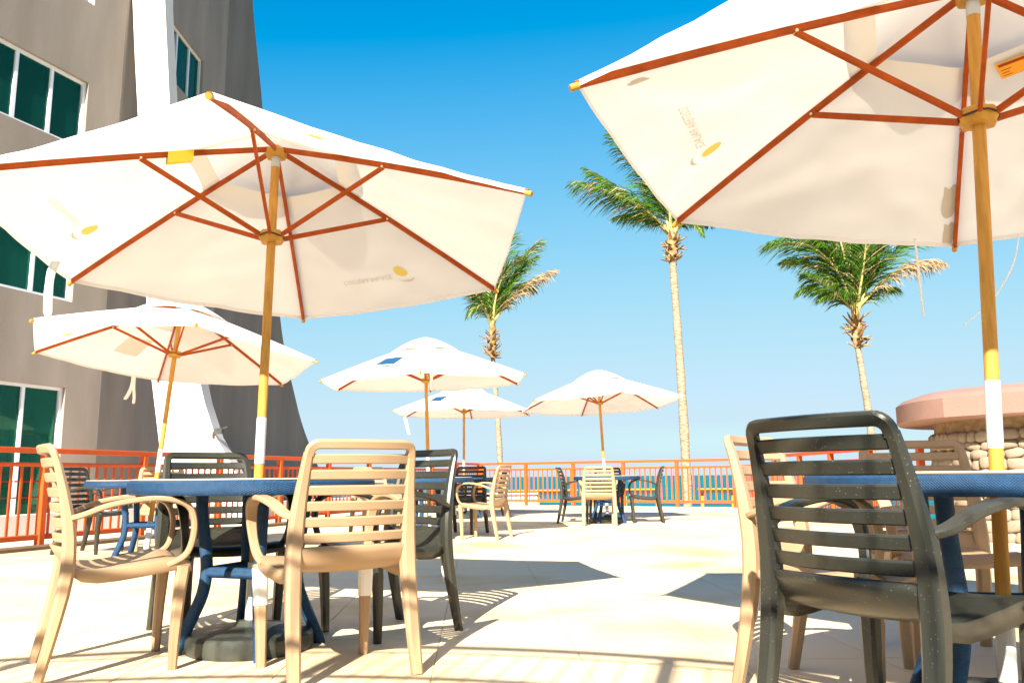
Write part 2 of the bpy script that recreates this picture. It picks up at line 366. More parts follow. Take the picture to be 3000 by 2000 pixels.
# garden strip between railing and hotel
gs = MB().add([(*p, -.002) for p in ((FL.x - .1, FL.y), (LN.x - .1, LN.y), (-30, LN.y), (-30, 33), (-3.5, 29.5))], [(0, 1, 2, 3, 4)])
tag(gs.build('path', M['slab'], smooth=0), kind='structure')
tag(MB().add([(-400, 20, -3.1), (400, 20, -3.1), (400, 62, -3.4), (-400, 62, -3.4)], [(0, 1, 2, 3)]).build('beach', M['sand'], smooth=0), kind='structure')
tag(MB().add([(-14000, 45, -3.3), (14000, 45, -3.3), (14000, 14000, -3.3), (-14000, 14000, -3.3)], [(0, 1, 2, 3)]).build('sea', M['sea'], smooth=0), kind='structure')

# ------------------------------------------------------------------ hotel
AZ = R_(20); P1 = Vector((-7.75, 14.5, 0)); dw = Vector((math.sin(AZ), math.cos(AZ), 0)); nw = Vector((math.cos(AZ), -math.sin(AZ), 0))
hotel = thing('hotel_building', 'tall beige stucco hotel with curved white fins and green glass windows', 'building', (-8, 15, 0))
def hl(v): return Vector(v) - hotel.location
def wall_holes(mb, O, d, nrm, u0, u1, z0, z1, holes, depth=.18, back=.35):
    us = sorted({u0, u1, *[h[0] for h in holes], *[h[1] for h in holes]}); zs = sorted({z0, z1, *[h[2] for h in holes], *[h[3] for h in holes]})
    us = [u for u in us if u0 <= u <= u1]
    P = lambda u, z, q=0: hl(O + d * u + nrm * q + Vector((0, 0, z)))
    for a, b in zip(us, us[1:]):
        for c, e in zip(zs, zs[1:]):
            if any(h[0] <= a and b <= h[1] and h[2] <= c and e <= h[3] for h in holes): continue
            mb.add([P(a, c), P(b, c), P(b, e), P(a, e)], [(0, 1, 2, 3)])
    for h in holes:
        q = [(h[0], h[2]), (h[1], h[2]), (h[1], h[3]), (h[0], h[3])]
        for (a, c), (b, e) in zip(q, q[1:] + q[:1]):
            mb.add([P(a, c), P(b, e), P(b, e, -depth), P(a, c, -depth)], [(0, 1, 2, 3)])
    mb.add([P(u0, z0, -back), P(u1, z0, -back), P(u1, z0), P(u0, z0)], [(0, 1, 2, 3)])
    mb.add([P(u0, z1, -back), P(u1, z1, -back), P(u1, z1), P(u0, z1)], [(0, 1, 2, 3)])
def window(O, d, nrm, u0, u1, z0, z1, mull, curtains=()):
    Z = Vector((0, 0, 1)); P = lambda u, z, q=0: hl(O + d * u + nrm * q + Z * z)
    fw = .055; q = -.10
    f = MB()
    for a, b, c, e in ((u0, u1, z0, z0 + fw), (u0, u1, z1 - fw, z1), (u0, u0 + fw, z0 + fw, z1 - fw), (u1 - fw, u1, z0 + fw, z1 - fw)):
        f.box(P((a + b) / 2, (c + e) / 2, q), (b - a, .07, e - c), d, nrm, Z)
    win = f.build('window', M['frame'], hotel, 0)
    edges = [u0 + fw] + list(mull) + [u1 - fw]
    for m_ in mull:
        MB().box(P(m_, (z0 + z1) / 2, q + .003), (.06, .06, z1 - z0 - 2 * fw), d, nrm, Z).build('mullion', M['frame'], win, 0)
    for a, b in zip(edges, edges[1:]):
        MB().box(P((a + b) / 2, (z0 + z1) / 2, q - .01), (b - a - .05, .012, z1 - z0 - 2 * fw), d, nrm, Z).build('pane', M['glass'], win, 0)
    room = MB()
    c = [P(u, z, k) for k in (-.20, -1.5) for u, z in ((u0 - .1, z0 - .1), (u1 + .1, z0 - .1), (u1 + .1, z1 + .15), (u0 - .1, z1 + .15))]
    room.add(c, [(4, 5, 6, 7), (0, 4, 7, 3), (1, 2, 6, 5), (0, 1, 5, 4), (3, 7, 6, 2)]).build('room', M['interior'], win, 0)
    for (a, b, sl_) in curtains:
        cm = MB(); n = 24; pts = []
        for i in range(n + 1):
            t = i / n; u = a + (b - a) * t; w_ = .035 * math.sin(t * 31)
            pts += [P(u, z1 - .02, -.30 + w_), P(u + sl_ * (1 - .6 * t), z0 + .02, -.30 + w_ * 1.3)]
        cm.add(pts, [(2 * i, 2 * i + 2, 2 * i + 3, 2 * i + 1) for i in range(n)]).build('curtain', M['curtain'], win, 60)
ZT = 17.0
h1 = [(-1.95 - k * 0, -0.04, z0, z1) for k, z0, z1 in ((0, 6.69, 7.98), (0, 3.85, 5.15), (0, 9.52, 10.85), (0, 0.05, 2.34))]
h1 = [(-2.75, -.04, 6.69, 7.98), (-2.2, -.04, 3.85, 5.15), (-2.75, -.04, 9.52, 10.85), (-2.2, -.04, 0.05, 2.34)]
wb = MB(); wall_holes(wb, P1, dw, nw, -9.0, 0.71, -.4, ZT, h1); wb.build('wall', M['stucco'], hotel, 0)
window(P1, dw, nw, *h1[0], (-2.1, -1.44, -.75), ((-.55, -.2, .1),))
window(P1, dw, nw, *h1[1], (-.82,), ((-.68, -.3, .28),))
window(P1, dw, nw, *h1[2], (-1.44, -.75))
window(P1, dw, nw, *h1[3], (-.80,), ((-1.55, -1.0, -.35), (-.75, -.3, -.2)))
PC = P1 + dw * 0.71                                                    # corner of the first wall bay
dB = Vector((0.005, 1, 0)).normalized(); nB = Vector((dB.y, -dB.x, 0))
h2 = [(2.05, 3.95, 9.52, 10.86), (2.05, 3.95, 6.69, 7.98), (2.05, 3.95, 3.85, 5.15)]
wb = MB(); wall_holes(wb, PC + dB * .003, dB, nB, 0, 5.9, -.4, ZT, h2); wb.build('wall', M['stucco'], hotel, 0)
for i, h in enumerate(h2): window(PC, dB, nB, *h, (2.55, 3.25), ((3.6, 3.85, 0),) if i == 0 else ())
# roof slab
MB().slabpoly([hl(v) for v in (P1 + dw * -9 + Vector((0, 0, ZT + .01)), PC + Vector((0, 0, ZT + .01)), PC + dB * 5.9 + Vector((0, 0, ZT + .01)), Vector((-16, 24, ZT + .01)), Vector((-18, 8, ZT + .01)))], (0, 0, .3)).build('roof', M['stucco'], hotel, 0)
# sunlit fin with a flaring foot
Lf = [(-8.25, 17.0), (-7.81, 10.58), (-7.68, 9.29), (-7.54, 8.03), (-7.16, 4.41), (-6.98, 2.86), (-6.69, 1.22), (-6.5, -.3)]
Rf = [(-4.6, -.3), (-5.1, .62), (-5.39, 1.12), (-5.66, 1.54), (-5.9, 2.19), (-6.08, 2.85), (-6.24, 3.72), (-6.37, 4.4), (-6.63, 6.0), (-6.91, 8.24), (-7.14, 10.57), (-7.5, 17.0)]
fr = [hl((x * 15.3 / 16, 15.3, .74 + (z - .74) * 15.3 / 16)) for x, z in Lf + Rf]
MB().slabpoly(fr, (0.02, .36, 0)).build('fin', M['stuccow'], hotel, 30)
fl = at(640, 1262, 15.25)
MB().box(hl(fl), (.16, .10, .10), ch=.01).box(hl(fl + Vector((-.10, .02, -.07))), (.03, .03, .12)).tube([hl(fl + Vector((.05, 0, .03))), hl(fl + Vector((.20, -.06, .07)))], .02, 8).build('floodlight', M['base'], hotel)
# end wall with a flaring foot, in shade
P3 = Vector((-7.4, 21, 0)); a3 = R_(12); d3 = Vector((math.sin(a3), math.cos(a3), 0)); n3 = Vector((math.cos(a3), -math.sin(a3), 0))
prof = [(-.95, 17.0), (-.95, -.3), (6.7, -.3), (5.74, .76), (4.92, 1.58), (4.11, 2.47), (3.45, 3.51), (3.03, 4.18), (2.52, 5.47), (1.98, 7.46), (.94, 11.7), (.34, 13.83), (-.3, 17.0)]
# refine the curve
cv = crv([(u, z, 0) for u, z in prof[2:]], 3)
fr = [hl(P3 + d3 * -.95 + Vector((0, 0, 17))), hl(P3 + d3 * -.95 + Vector((0, 0, -.3)))] + [hl(P3 + d3 * p.x + Vector((0, 0, p.y))) for p in cv]
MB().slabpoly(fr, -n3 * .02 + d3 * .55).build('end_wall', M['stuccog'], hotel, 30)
# low white wall between railing and hotel
lw0 = LN - nl * 1.5; lw1 = FL - nl * 1.5 + dL * 4.0
tag(MB().add([(*(p - nl * d).xy, z) for z in (-.05, .30) for p, d in ((lw0, 0), (lw0, .25), (lw1, .25), (lw1, 0))],
    [(3, 2, 1, 0), (4, 5, 6, 7), (0, 1, 5, 4), (1, 2, 6, 5), (2, 3, 7, 6), (3, 0, 4, 7)]).build('garden_wall', M['stuccow'], smooth=0),
    'low white garden wall behind the orange railing in front of the hotel', 'wall')

# ------------------------------------------------------------------ railings
def railing(name, label, A, B, post_gap, pick=.135, rods=False, height=1.12, group=None, skip_last=False):
    A, B = Vector(A), Vector(B); L = (B - A).length; d = (B - A).normalized(); nn = Vector((-d.y, d.x, 0)); Z = Vector((0, 0, 1))
    t = thing(name, label, 'railing', A, 0, group)
    def bar(nm, u0, u1, z, w_, h_):
        MB().sweep([d * u0 + Z * z, d * u1 + Z * z], w_, h_, Z, .006).build(nm, M['orange'], t)
    bar('top_rail', -.04, L + .04, height - .032, .075, .062)
    bar('middle_rail', 0, L, height - .19, .045, .048)
    bar('bottom_rail', 0, L, .115, .045, .06)
    n = max(1, round(L / post_gap)); ps = [L * i / n for i in range(n + (0 if skip_last else 1))]
    pm = MB().sweep([(0, 0, .0), (0, 0, height - .064)], .08, .08, d, .006).mesh('post', M['orange'])
    for u in ps: obj('post', pm, t, d * u)
    km = MB().sweep([(0, 0, .14), (0, 0, height - .21)], .014, .034, d, .003).mesh('picket', M['orange'])
    k = int(L / pick)
    for i in range(1, k):
        u = i * pick
        if all(abs(u - p) > .055 for p in ps): obj('picket', km, t, d * u)
    if rods:
        for z in (.74, .56): MB().tube([d * 0 - nn * .04 + Z * z, d * L - nn * .04 + Z * z], .008, 6).build('rod', M['redrod'], t)
    return t
railing('railing', 'orange slatted railing running along the hotel side of the terrace', FL, LN, 1.55, rods=True, skip_last=False)
railing('railing', 'orange slatted railing across the sea end of the terrace', FL + dR * .09, RT, 1.4)
railing('railing', 'orange slatted railing leading to the pink capped stone bar', RT + Vector((.01, -.09, 0)), (5.06, 10.5, 0), 1.45)

# ------------------------------------------------------------------ stone bar with pink cap (right)
bar = thing('stone_bar', 'low round ended stone structure with pink stucco cap', 'structure', (6.2, 10.0, 0))
bl = lambda x, y: (x - 6.2, y - 10.0)
capo = [(8.6, 5.2), (6.1, 7.1), (5.18, 8.5)] + [(p.x, p.y) for p in crv([(4.73, 9.19, 0), (4.66, 9.6, 0), (4.70, 10.1, 0), (4.85, 10.6, 0), (5.15, 11.1, 0), (5.6, 11.5, 0), (6.2, 11.7, 0)], 4)] + [(8.6, 11.6)]
def inset(poly, k, c=(7.0, 9.2)):
    out = []
    for x, y in poly:
        v = Vector((c[0] - x, c[1] - y)); l = v.length; v.normalize(); out.append((x + v.x * min(k, l), y + v.y * min(k, l)))
    return out
def loft(mb, rings):
    n = len(rings[0][0]); vs = [(x, y, z) for poly, z in rings for x, y in poly]
    fs = [(i * n + k, i * n + (k + 1) % n, (i + 1) * n + (k + 1) % n, (i + 1) * n + k) for i in range(len(rings) - 1) for k in range(n)]
    return mb.add(vs, fs + [tuple(reversed(range(n))), tuple((len(rings) - 1) * n + k for k in range(n))])
def dense(poly, seg):
    out = []
    for i in range(len(poly)):
        a, b = Vector(poly[i]), Vector(poly[(i + 1) % len(poly)]); n = max(1, int((b - a).length / seg))
        out += [tuple(a + (b - a) * k / n) for k in range(n)]
    return out
cl = [bl(*p) for p in capo]; cc = bl(7.0, 9.2)
loft(MB(), [(inset(cl, .02, cc), 1.32), (cl, 1.34), (cl, 1.55), (inset(cl, .06, cc), 1.60), (inset(cl, .24, cc), 1.66)]).build('cap', M['pink'], bar, 16)
core = inset(cl, .42, cc)
cw = MB(); loft(cw, [(core, -.02), (core, 1.33)])
body = cw.build('wall', M['rough'], bar, 0)
# rubble stones on the visible faces of the wall
vis = core[1:18]; rs = random.Random(5)
segs = []
for a, b in zip(vis, vis[1:]): segs.append((Vector(a), Vector(b)))
tot = sum((b - a).length for a, b in segs)
def along(s):
    for a, b in segs:
        l = (b - a).length
        if s <= l: d = (b - a) / l; return a + d * s, d
        s -= l
    d = (segs[-1][1] - segs[-1][0]).normalized(); return segs[-1][1], d
stone_meshes = []
for i in range(8):
    bm = bmesh.new(); bmesh.ops.create_icosphere(bm, subdivisions=2, radius=1)
    for v in bm.verts:
        q = v.co.copy(); f = 1 + .30 * noise.noise(q * 1.1 + Vector((i * 7, 0, 0))) + .16 * noise.noise(q * 3.1 + Vector((i * 7, 3, 0))); v.co = q * f
        v.co.x = math.copysign(abs(v.co.x) ** .6, v.co.x); v.co.z = math.copysign(abs(v.co.z) ** .6, v.co.z)
    me = bpy.data.meshes.new('stone'); bm.to_mesh(me); bm.free(); me.materials.append(M['stone'])
    me.polygons.foreach_set('use_smooth', [True] * len(me.polygons)); stone_meshes.append(me)
z = .0; rowi = 0
while z < 1.14:
    hgt = rs.uniform(.08, .125); s = rs.uniform(0, .12)
    while s < tot - .1:
        wd = rs.uniform(.10, .23)
        p, d = along(s + wd / 2)
        o = obj('stone', stone_meshes[rs.randrange(8)], bar)
        nrm = Vector((d.y, -d.x)); 
        if nrm.dot(Vector(cc) - p) > 0: nrm = -nrm
        o.location = (p.x + nrm.x * .015, p.y + nrm.y * .015, z + hgt / 2 + rs.uniform(-.012, .012))
        o.scale = (wd * .53, rs.uniform(.035, .06), hgt * .56); o.rotation_euler = (rs.uniform(-.1, .1), rs.uniform(-.18, .18), math.atan2(d.y, d.x))
        s += wd
    z += hgt; rowi += 1

# ------------------------------------------------------------------ things beyond the terrace, above the beach
def low_rail(label, x0, x1, Y, ztop):
    L = x1 - x0; t = thing('teak_bench', label, 'bench', (x0, Y, 0), 0, 'teak benches above the beach')
    for k in range(3): MB().box((L / 2, k * .14, ztop - .02), (L, .12, .04)).build('plank', M['teak'], t, 0)
    MB().box((L / 2, .14, ztop - .10), (L - .1, .34, .11)).build('beam', M['shadewood'], t, 0)
    for k in range(max(2, int(L / 1.0) + 1)):
        x = .12 + (L - .24) * k / max(1, int(L / 1.0))
        MB().box((x, .14, (ztop - .16 - 3.3) / 2), (.09, .09, ztop - .16 + 3.3)).build('leg', M['teak'], t, 0)
    return t
low_rail('orange teak bench seen through the railing left of the tallest palm, nearest the corner', -.5, 2.15, 28.5, .30)
low_rail('orange teak bench seen through the railing behind the charcoal chairs', 2.6, 5.0, 28.8, .30)
low_rail('orange teak bench seen through the railing right of the tallest palm', 6.25, 9.6, 28.6, .29)
pw = MB(); pw.box((0, 0, 0), (2.3, .4, 3.4)).box((0, -.03, 1.72), (2.4, .52, .05))
o = pw.build('planter_wall', M['stuccow'], smooth=0); o.location = (-.42, 26.6, -1.5); tag(o, 'low cream wall seen through the railing near its corner', 'wall')
lg = thing('sun_lounger', 'white sun lounger just beyond the railing foot, right of the tallest palm', 'lounger', (6.75, 25.0, -.62))
MB().box((0, 0, .30), (1.5, .6, .07), ch=0).build('seat', M['metal_white'], lg, 0)
MB().slabpoly([(.5, -.3, .36), (.5, .3, .36), (1.1, .3, .60), (1.1, -.3, .60)], (0, 0, .05)).build('backrest', M['metal_white'], lg, 0)
for sx in (-.6, .6):
    for sy in (-.25, .25): MB().box((sx, sy, -.25), (.06, .06, 1.0)).build('leg', M['metal_white'], lg, 0)

# ------------------------------------------------------------------ palms
def palm(label, trunk_px, Y, crown_px, fronds, tr, seed):
    rnd = random.Random(seed)
    pts = [at(x, y, Y) for x, y in trunk_px]
    base = pts[0].copy(); base.z = -3.2; base.x += (pts[0].x - pts[1].x) * .6
    root = thing('palm_tree', label, 'palm tree', base, 0, 'coconut palms beyond the terrace')
    path = crv([base] + pts, 30)
    tb = MB(); rad = []
    n = len(path)
    for i, p in enumerate(path):
        t = i / (n - 1); rad.append(tr * (1.25 - .45 * t) * (1 + .045 * (1 if i % 2 else -1) + .05 * math.sin(i * .37) + rnd.uniform(-.025, .025)))
    tb.tube([p - base for p in path], rad, 14).build('trunk', M['trunk'], root, 60)
    top = path[-1]; cc = at(*crown_px, Y)
    # husks: old frond bases round the crown shaft
    ax = (cc - top)
    cb = MB(); cb.tube([top - base - Vector((0, 0, .1)), top - base + ax * .35, cc - base, cc - base + Vector((0, 0, .25))], [tr * .9, tr * 1.5, tr * 1.1, tr * .3], 12)
    crown = cb.build('crown', M['husk'], root, 50)
    for i in range(52):
        a = rnd.uniform(0, 6.283); t = rnd.uniform(-.1, .8); p = top + ax * t - base
        out = Vector((math.cos(a), math.sin(a), 0)); l = rnd.uniform(.18, .42); up = rnd.uniform(-.2, 1.3)
        d = (out + Vector((0, 0, up))).normalized(); s = p + out * tr * .9
        MB().sweep([s, s + d * l * .5 + out * .03, s + d * l], [.11, .08, .03], [.03, .025, .012], Vector((0, 0, 1)), .004).build('husk', M['husk'], crown)
    for fi, fr in enumerate(fronds):
        mid, tip, dy, dry = fr
        b = cc + Vector((rnd.uniform(-.06, .06), rnd.uniform(-.06, .06), rnd.uniform(-.1, .1)))
        m_ = at(*mid, Y + dy * .5); e = at(*tip, Y + dy)
        N = 30; ctrl = m_ * 2 - (b + e) * .5
        cur = [b * (1 - t) ** 2 + ctrl * 2 * t * (1 - t) + e * t * t for t in [i / N for i in range(N + 1)]]
        Lf = sum((cur[i + 1] - cur[i]).length for i in range(N))
        fm = MB(); fm.tube([p - base for p in cur], [.045 * (1 - .9 * i / N) + .004 for i in range(N + 1)], 6)
        ro = fm.build('frond', M['rachis'], crown, 60)
        flat = 1 - abs((e - b).normalized().z); lm = MB(); K = int(40 + Lf * 19)
        for k in range(K):
            t = .12 + .88 * (k + rnd.random() * .5) / K; i = min(int(t * N), N - 1); f = t * N - i
            p = cur[i].lerp(cur[i + 1], f); T = (cur[i + 1] - cur[i]).normalized()
            sd = T.cross(Vector((0, 0, 1)))
            if sd.length < .2: sd = T.cross(Vector((0, 1, 0)))
            sd.normalize(); upn = sd.cross(T).normalized()
            for sg in (-1, 1):
                if rnd.random() < .06: continue
                ll = Lf * .40 * (math.sin(math.pi * min(.98, .16 + t * .80)) ** .7) * rnd.uniform(.75, 1.1)
                dr = rnd.uniform(.3, .8) + .9 * flat
                d0 = (sd * sg * .8 + T * (.75 + .5 * t) + upn * rnd.uniform(-.1, .35)).normalized()
                d1 = (d0 + Vector((WIND.x, WIND.y, -1)) * dr * .55).normalized()
                d2 = (d1 + Vector((WIND.x, WIND.y, -1)) * dr * .7).normalized()
                q0 = p - base; q1 = q0 + d0 * ll * .35; q2 = q1 + d1 * ll * .35; q3 = q2 + d2 * ll * .35
                wv = (T * .8 + upn * rnd.uniform(-.6, .6)).normalized() * .019 * rnd.uniform(.7, 1.3)
                lm.add([q0 - wv * .5, q0 + wv * .5, q1 - wv, q1 + wv, q2 - wv * .75, q2 + wv * .75, q3], [(0, 1, 3, 2), (2, 3, 5, 4), (4, 5, 6)])
        lo = bpy.data.objects.new('leaflets', None)
        me = bpy.data.meshes.new('leaflets'); me.from_pydata([tuple(v) for v in lm.v], [], lm.f)
        me.materials.append(M['leafdry'] if dry else M['leaf'])
        # leaflets belong to the frond mesh
        bm = bmesh.new(); bm.from_mesh(ro.data); k0_ = len(bm.faces); bm.from_mesh(me); bm.faces.ensure_lookup_table()
        for q_, fc in enumerate(bm.faces[k0_:]): fc.material_index = 2 if random.Random(seed * 999 + fi * 77 + q_ // 3).random() < .13 else 1
        bm.to_mesh(ro.data); bm.free(); ro.data.materials.append(M['leafdry'] if dry else M['leaf']); ro.data.materials.append(M['leafdry'])
        bpy.data.objects.remove(lo); bpy.data.meshes.remove(me)
WIND = Vector((-.25, 0.1, 0))
palm('tallest palm rising in the middle behind the sea railing', [(2015, 1480), (2001, 1200), (1984, 950), (1970, 760)], 25, (1968, 690),
     [((1850, 590), (1682, 537), -.6, 0), ((1860, 600), (1720, 500), .6, 0), ((1905, 540), (1785, 398), .2, 0), ((1930, 520), (1840, 350), 1.2, 0),
      ((1960, 520), (1960, 330), -.8, 0), ((2030, 540), (2080, 370), .5, 0), ((2060, 590), (2170, 500), -.5, 0), ((2030, 640), (2075, 660), 1.0, 0),
      ((1980, 560), (2010, 400), 2.2, 0), ((1900, 640), (1800, 640), 1.2, 0), ((2040, 600), (2110, 560), 1.4, 0), ((2020, 650), (2060, 690), -.6, 0)], .128, 3)
palm('shorter palm with drooping dry right frond behind the right umbrella', [(2560, 1480), (2551, 1262), (2530, 1120), (2512, 1010)], 24, (2507, 915),
     [((2410, 745), (2252, 716), -.5, 0), ((2400, 790), (2300, 770), .8, 0), ((2420, 720), (2350, 640), .3, 0), ((2460, 700), (2420, 590), -.8, 0), ((2490, 720), (2480, 590), 1.0, 0),
      ((2540, 730), (2560, 600), .4, 0), ((2575, 750), (2650, 640), -.5, 0), ((2590, 770), (2690, 690), .7, 0), ((2630, 800), (2750, 772), -.3, 1), ((2400, 850), (2340, 860), .2, 0), ((2560, 700), (2610, 610), 1.3, 0), ((2450, 780), (2380, 700), 1.2, 0), ((2470, 860), (2400, 880), -.9, 0), ((2440, 850), (2360, 800), -1.2, 0), ((2530, 780), (2540, 650), -1.1, 0), ((2560, 860), (2620, 850), .8, 0)], .10, 11)
palm('smallest palm left of centre behind the cream umbrellas', [(1470, 1480), (1461, 1270), (1450, 1120), (1443, 1040)], 29, (1443, 955),
     [((1385, 850), (1315, 850), -.4, 0), ((1390, 810), (1340, 760), .7, 0), ((1425, 810), (1420, 690), .3, 0), ((1465, 830), (1530, 756), -.4, 0), ((1490, 840), (1565, 758), .5, 0),
      ((1520, 860), (1622, 795), .2, 1), ((1490, 860), (1560, 850), .9, 0), ((1400, 850), (1350, 830), 1.2, 0), ((1500, 810), (1570, 720), 1.0, 0), ((1410, 900), (1370, 930), -.9, 0), ((1450, 800), (1480, 700), 1.1, 0)], .09, 21)

# ------------------------------------------------------------------ chairs
YP = [(0, -.28), (.15, -.248), (.30, -.218), (.42, -.203), (.55, -.207), (.70, -.236), (.80, -.262), (.885, -.290)]
XP = [(0, .24), (.42, .232), (.60, .226), (.885, .205)]
def leg_w(z): return lerp1([(0, .046), (.42, .060), (.60, .054), (.835, .036)], z)
def leg_d(z): return lerp1([(0, .036), (.42, .052), (.60, .046), (.835, .026)], z)
def make_chair(m):
    t = bpy.data.objects.new('chair', None); t.empty_display_size = .1; col.objects.link(t)
    for s in (-1, 1):
        zs = [0, .08, .16, .24, .32, .40, .46, .52, .58, .64, .70, .76, .80, .835]
        MB().sweep([(s * lerp1(XP, z), lerp1(YP, z), z) for z in zs], [leg_w(z) for z in zs], [leg_d(z) for z in zs], (0, 1, .15), .011).build('rear_leg', m, t, 26)
        MB().sweep([(s * (.218 + .012 * z / .4), .19 + .02 * (z / .4) ** 2, z) for z in (0, .1, .2, .3, .40)], [.036, .040, .044, .048, .052], [.034, .038, .042, .046, .050], (0, 1, 0), .009).build('front_leg', m, t, 26)
        arm = crv([(s * .222, -.212, .598), (s * .256, -.165, .612), (s * .272, -.07, .648), (s * .278, .06, .668), (s * .277, .15, .662), (s * .272, .212, .635), (s * .264, .238, .575), (s * .254, .236, .50), (s * .243, .212, .44), (s * .232, .15, .405)], 4)
        k = len(arm); ref = []
        for i in range(k):
            T = (arm[min(i + 1, k - 1)] - arm[max(i - 1, 0)]).normalized(); ref.append(T.cross(Vector((1, 0, 0))))
        MB().sweep(arm, [.036 + .016 * math.sin(math.pi * min(1, i / (k * .75))) for i in range(k)], .021, ref, .005).build('armrest', m, t, 32)
    # top rail with rounded corners
    tr = []
    X0 = .206
    half = [(-X0 - .001, .826)] + [(-X0 + .030 * (1 - math.cos(R_(a))), .836 + .031 * math.sin(R_(a))) for a in range(0, 91, 15)]
    line = [(-X0 + .030 + (2 * X0 - .06) * i / 10, .867) for i in range(1, 10)]
    full = half + line + [(-x, z) for x, z in reversed(half)]
    pts = [(x, lerp1(YP, z) - .038 * (1 - (x / .21) ** 2), z) for x, z in full]
    MB().sweep(pts, .036, .025, (0, 1, .3), .006).build('top_rail', m, t, 32)
    for i in range(6):
        z = .813 - .0583 * i; xw = lerp1(XP, z) - .012
        pts = [(x, lerp1(YP, z) - .042 * (1 - (x / xw) ** 2), z) for x in [xw * (k / 6 - 1) for k in range(13)]]
        MB().sweep(pts, .037, .013, (0, 1, .25), .004).build('slat', m, t, 32)
    prof = [(-.223, .488), (-.218, .466), (-.208, .44), (-.188, .415), (-.155, .400), (-.10, .396), (-.03, .402), (.05, .412), (.12, .422), (.17, .427), (.205, .424), (.228, .410), (.236, .390)]
    hw = [.212, .216, .220, .224, .228, .232, .234, .236, .236, .235, .232, .228, .224]
    skirt = [.0, .006, .015, .028, .036, .040, .042, .042, .042, .040, .034, .02, .01]
    ss = [-1, -.92, -.75, -.5, -.25, 0, .25, .5, .75, .92, 1]; vs = []
    for (y, z), h_, sk, i in zip(prof, hw, skirt, range(20)):
        pb = max(0, 1 - i / 4.5); row = []
        for s in ss:
            b = 1 - s * s; row.append((s * h_, y - .040 * b * pb, z - .014 * b * (1 - pb) + (-.005 if abs(s) == 1 else 0)))
        vs += [(row[0][0] * 1.01, row[0][1], row[0][2] - sk)] + row + [(row[-1][0] * 1.01, row[-1][1], row[-1][2] - sk)]
    nc = len(ss) + 2; fs = [(i * nc + k, i * nc + k + 1, (i + 1) * nc + k + 1, (i + 1) * nc + k) for i in range(len(prof) - 1) for k in range(nc - 1)]
    so_ = MB().add(vs, fs).build('seat', m, t, 60)
    md = so_.modifiers.new('solid', 'SOLIDIFY'); md.thickness = .011; md.offset = -1
    return t
proto = {'beige': make_chair(M['beige']), 'dark': make_chair(M['dark'])}
used = set()
zs_ = [.24, .28, .32, .36, .385]
st_mesh = {}
for sx in (-1, 1):
    st_mesh[(sx, 1)] = MB().sweep([(sx * (.218 + .012 * z / .4), .19 + .02 * (z / .4) ** 2, z) for z in zs_], [lerp1([(0, .036), (.4, .052)], z) + .005 for z in zs_], [lerp1([(0, .034), (.4, .050)], z) + .005 for z in zs_], (0, 1, 0), .009).mesh('label_sticker', M['sticker'], 26)
    st_mesh[(sx, -1)] = MB().sweep([(sx * (lerp1(XP, z) - leg_w(z) / 2 - .003), lerp1(YP, z) + .004, z) for z in zs_], .006, .036, (0, 1, .15), .002).mesh('label_sticker', M['sticker'], 26)
def chair(kind, x, y, deg, label, group, stick=()):
    if kind in used: t = copy_tree(proto[kind])
    else: t = proto[kind]; used.add(kind)
    t.location = (x, y, 0); t.rotation_euler = (0, 0, R_(deg - 90)); tag(t, label, 'chair', group)
    chairs.append((t, stick))
chairs = []
near_l, near_r, far_g = 'chairs round the near left table', 'chairs round the near right table', 'chairs round the far tables'
chair('beige', -1.635, 3.568, 30.8, 'beige resin armchair at far left of the near left table, seen from its side', near_l)
chair('beige', -.728, 3.457, 123, 'beige resin armchair in front with its back to the camera, near left table', near_l, ((-1, 1), (1, 1)))
chair('dark', -1.466, 4.302, -52, 'charcoal resin armchair facing the camera behind the near left table', near_l)
chair('dark', -.641, 4.251, -135.5, 'charcoal resin armchair on the right side of the near left table', near_l, ((-1, -1),))
chair('dark', .998, 2.266, 32, 'large charcoal resin armchair with its back to the camera, nearest on the right', near_r)
chair('beige', 1.13, 3.03, -41, 'beige resin armchair left of the near right table, behind the large charcoal one', near_r, ((1, -1),))
chair('beige', 1.757, 3.531, -98, 'beige resin armchair in shade on the far side of the near right table', near_r)
chair('dark', 2.28, 3.02, 205, 'charcoal resin armchair cut off by the right edge of the picture', near_r, ((1, 1), (-1, 1)))
chair('dark', -4.40, 8.95, -8, 'charcoal resin armchair by the orange railing, left of the far left table', far_g)
chair('beige', -3.75, 9.05, -66, 'beige resin armchair facing the camera behind the far left table', far_g)
chair('beige', -.371, 10.473, 160, 'beige resin armchair standing sideways at the middle table near the railing corner', far_g)
chair('beige', -1.78, 11.0, -60, 'beige resin armchair at the left of the middle table, hidden behind nearer chairs', far_g)
chair('dark', -.68, 11.35, -112, 'charcoal resin armchair facing the camera behind the middle table', far_g, ((1, -1),))
chair('dark', -.40, 15.92, 196, 'charcoal resin armchair at the farthest table close to the railing corner', far_g, ((1, -1), (-1, -1)))
chair('dark', 1.024, 13.79, -12, 'charcoal resin armchair left of the table before the sea, facing right', far_g)
chair('beige', 1.302, 13.016, 86, 'beige resin armchair with its back to the camera at the table before the sea', far_g)
chair('dark', 2.106, 13.65, 174, 'charcoal resin armchair right of the table before the sea, facing left', far_g)
chair('dark', 1.62, 14.5, -96, 'charcoal resin armchair behind the table before the sea', far_g)
for t, stick in chairs:                              # white stickers on some legs, just below the seat
    for sx, fy in stick:
        obj('label_sticker', st_mesh[(sx, fy)], t)

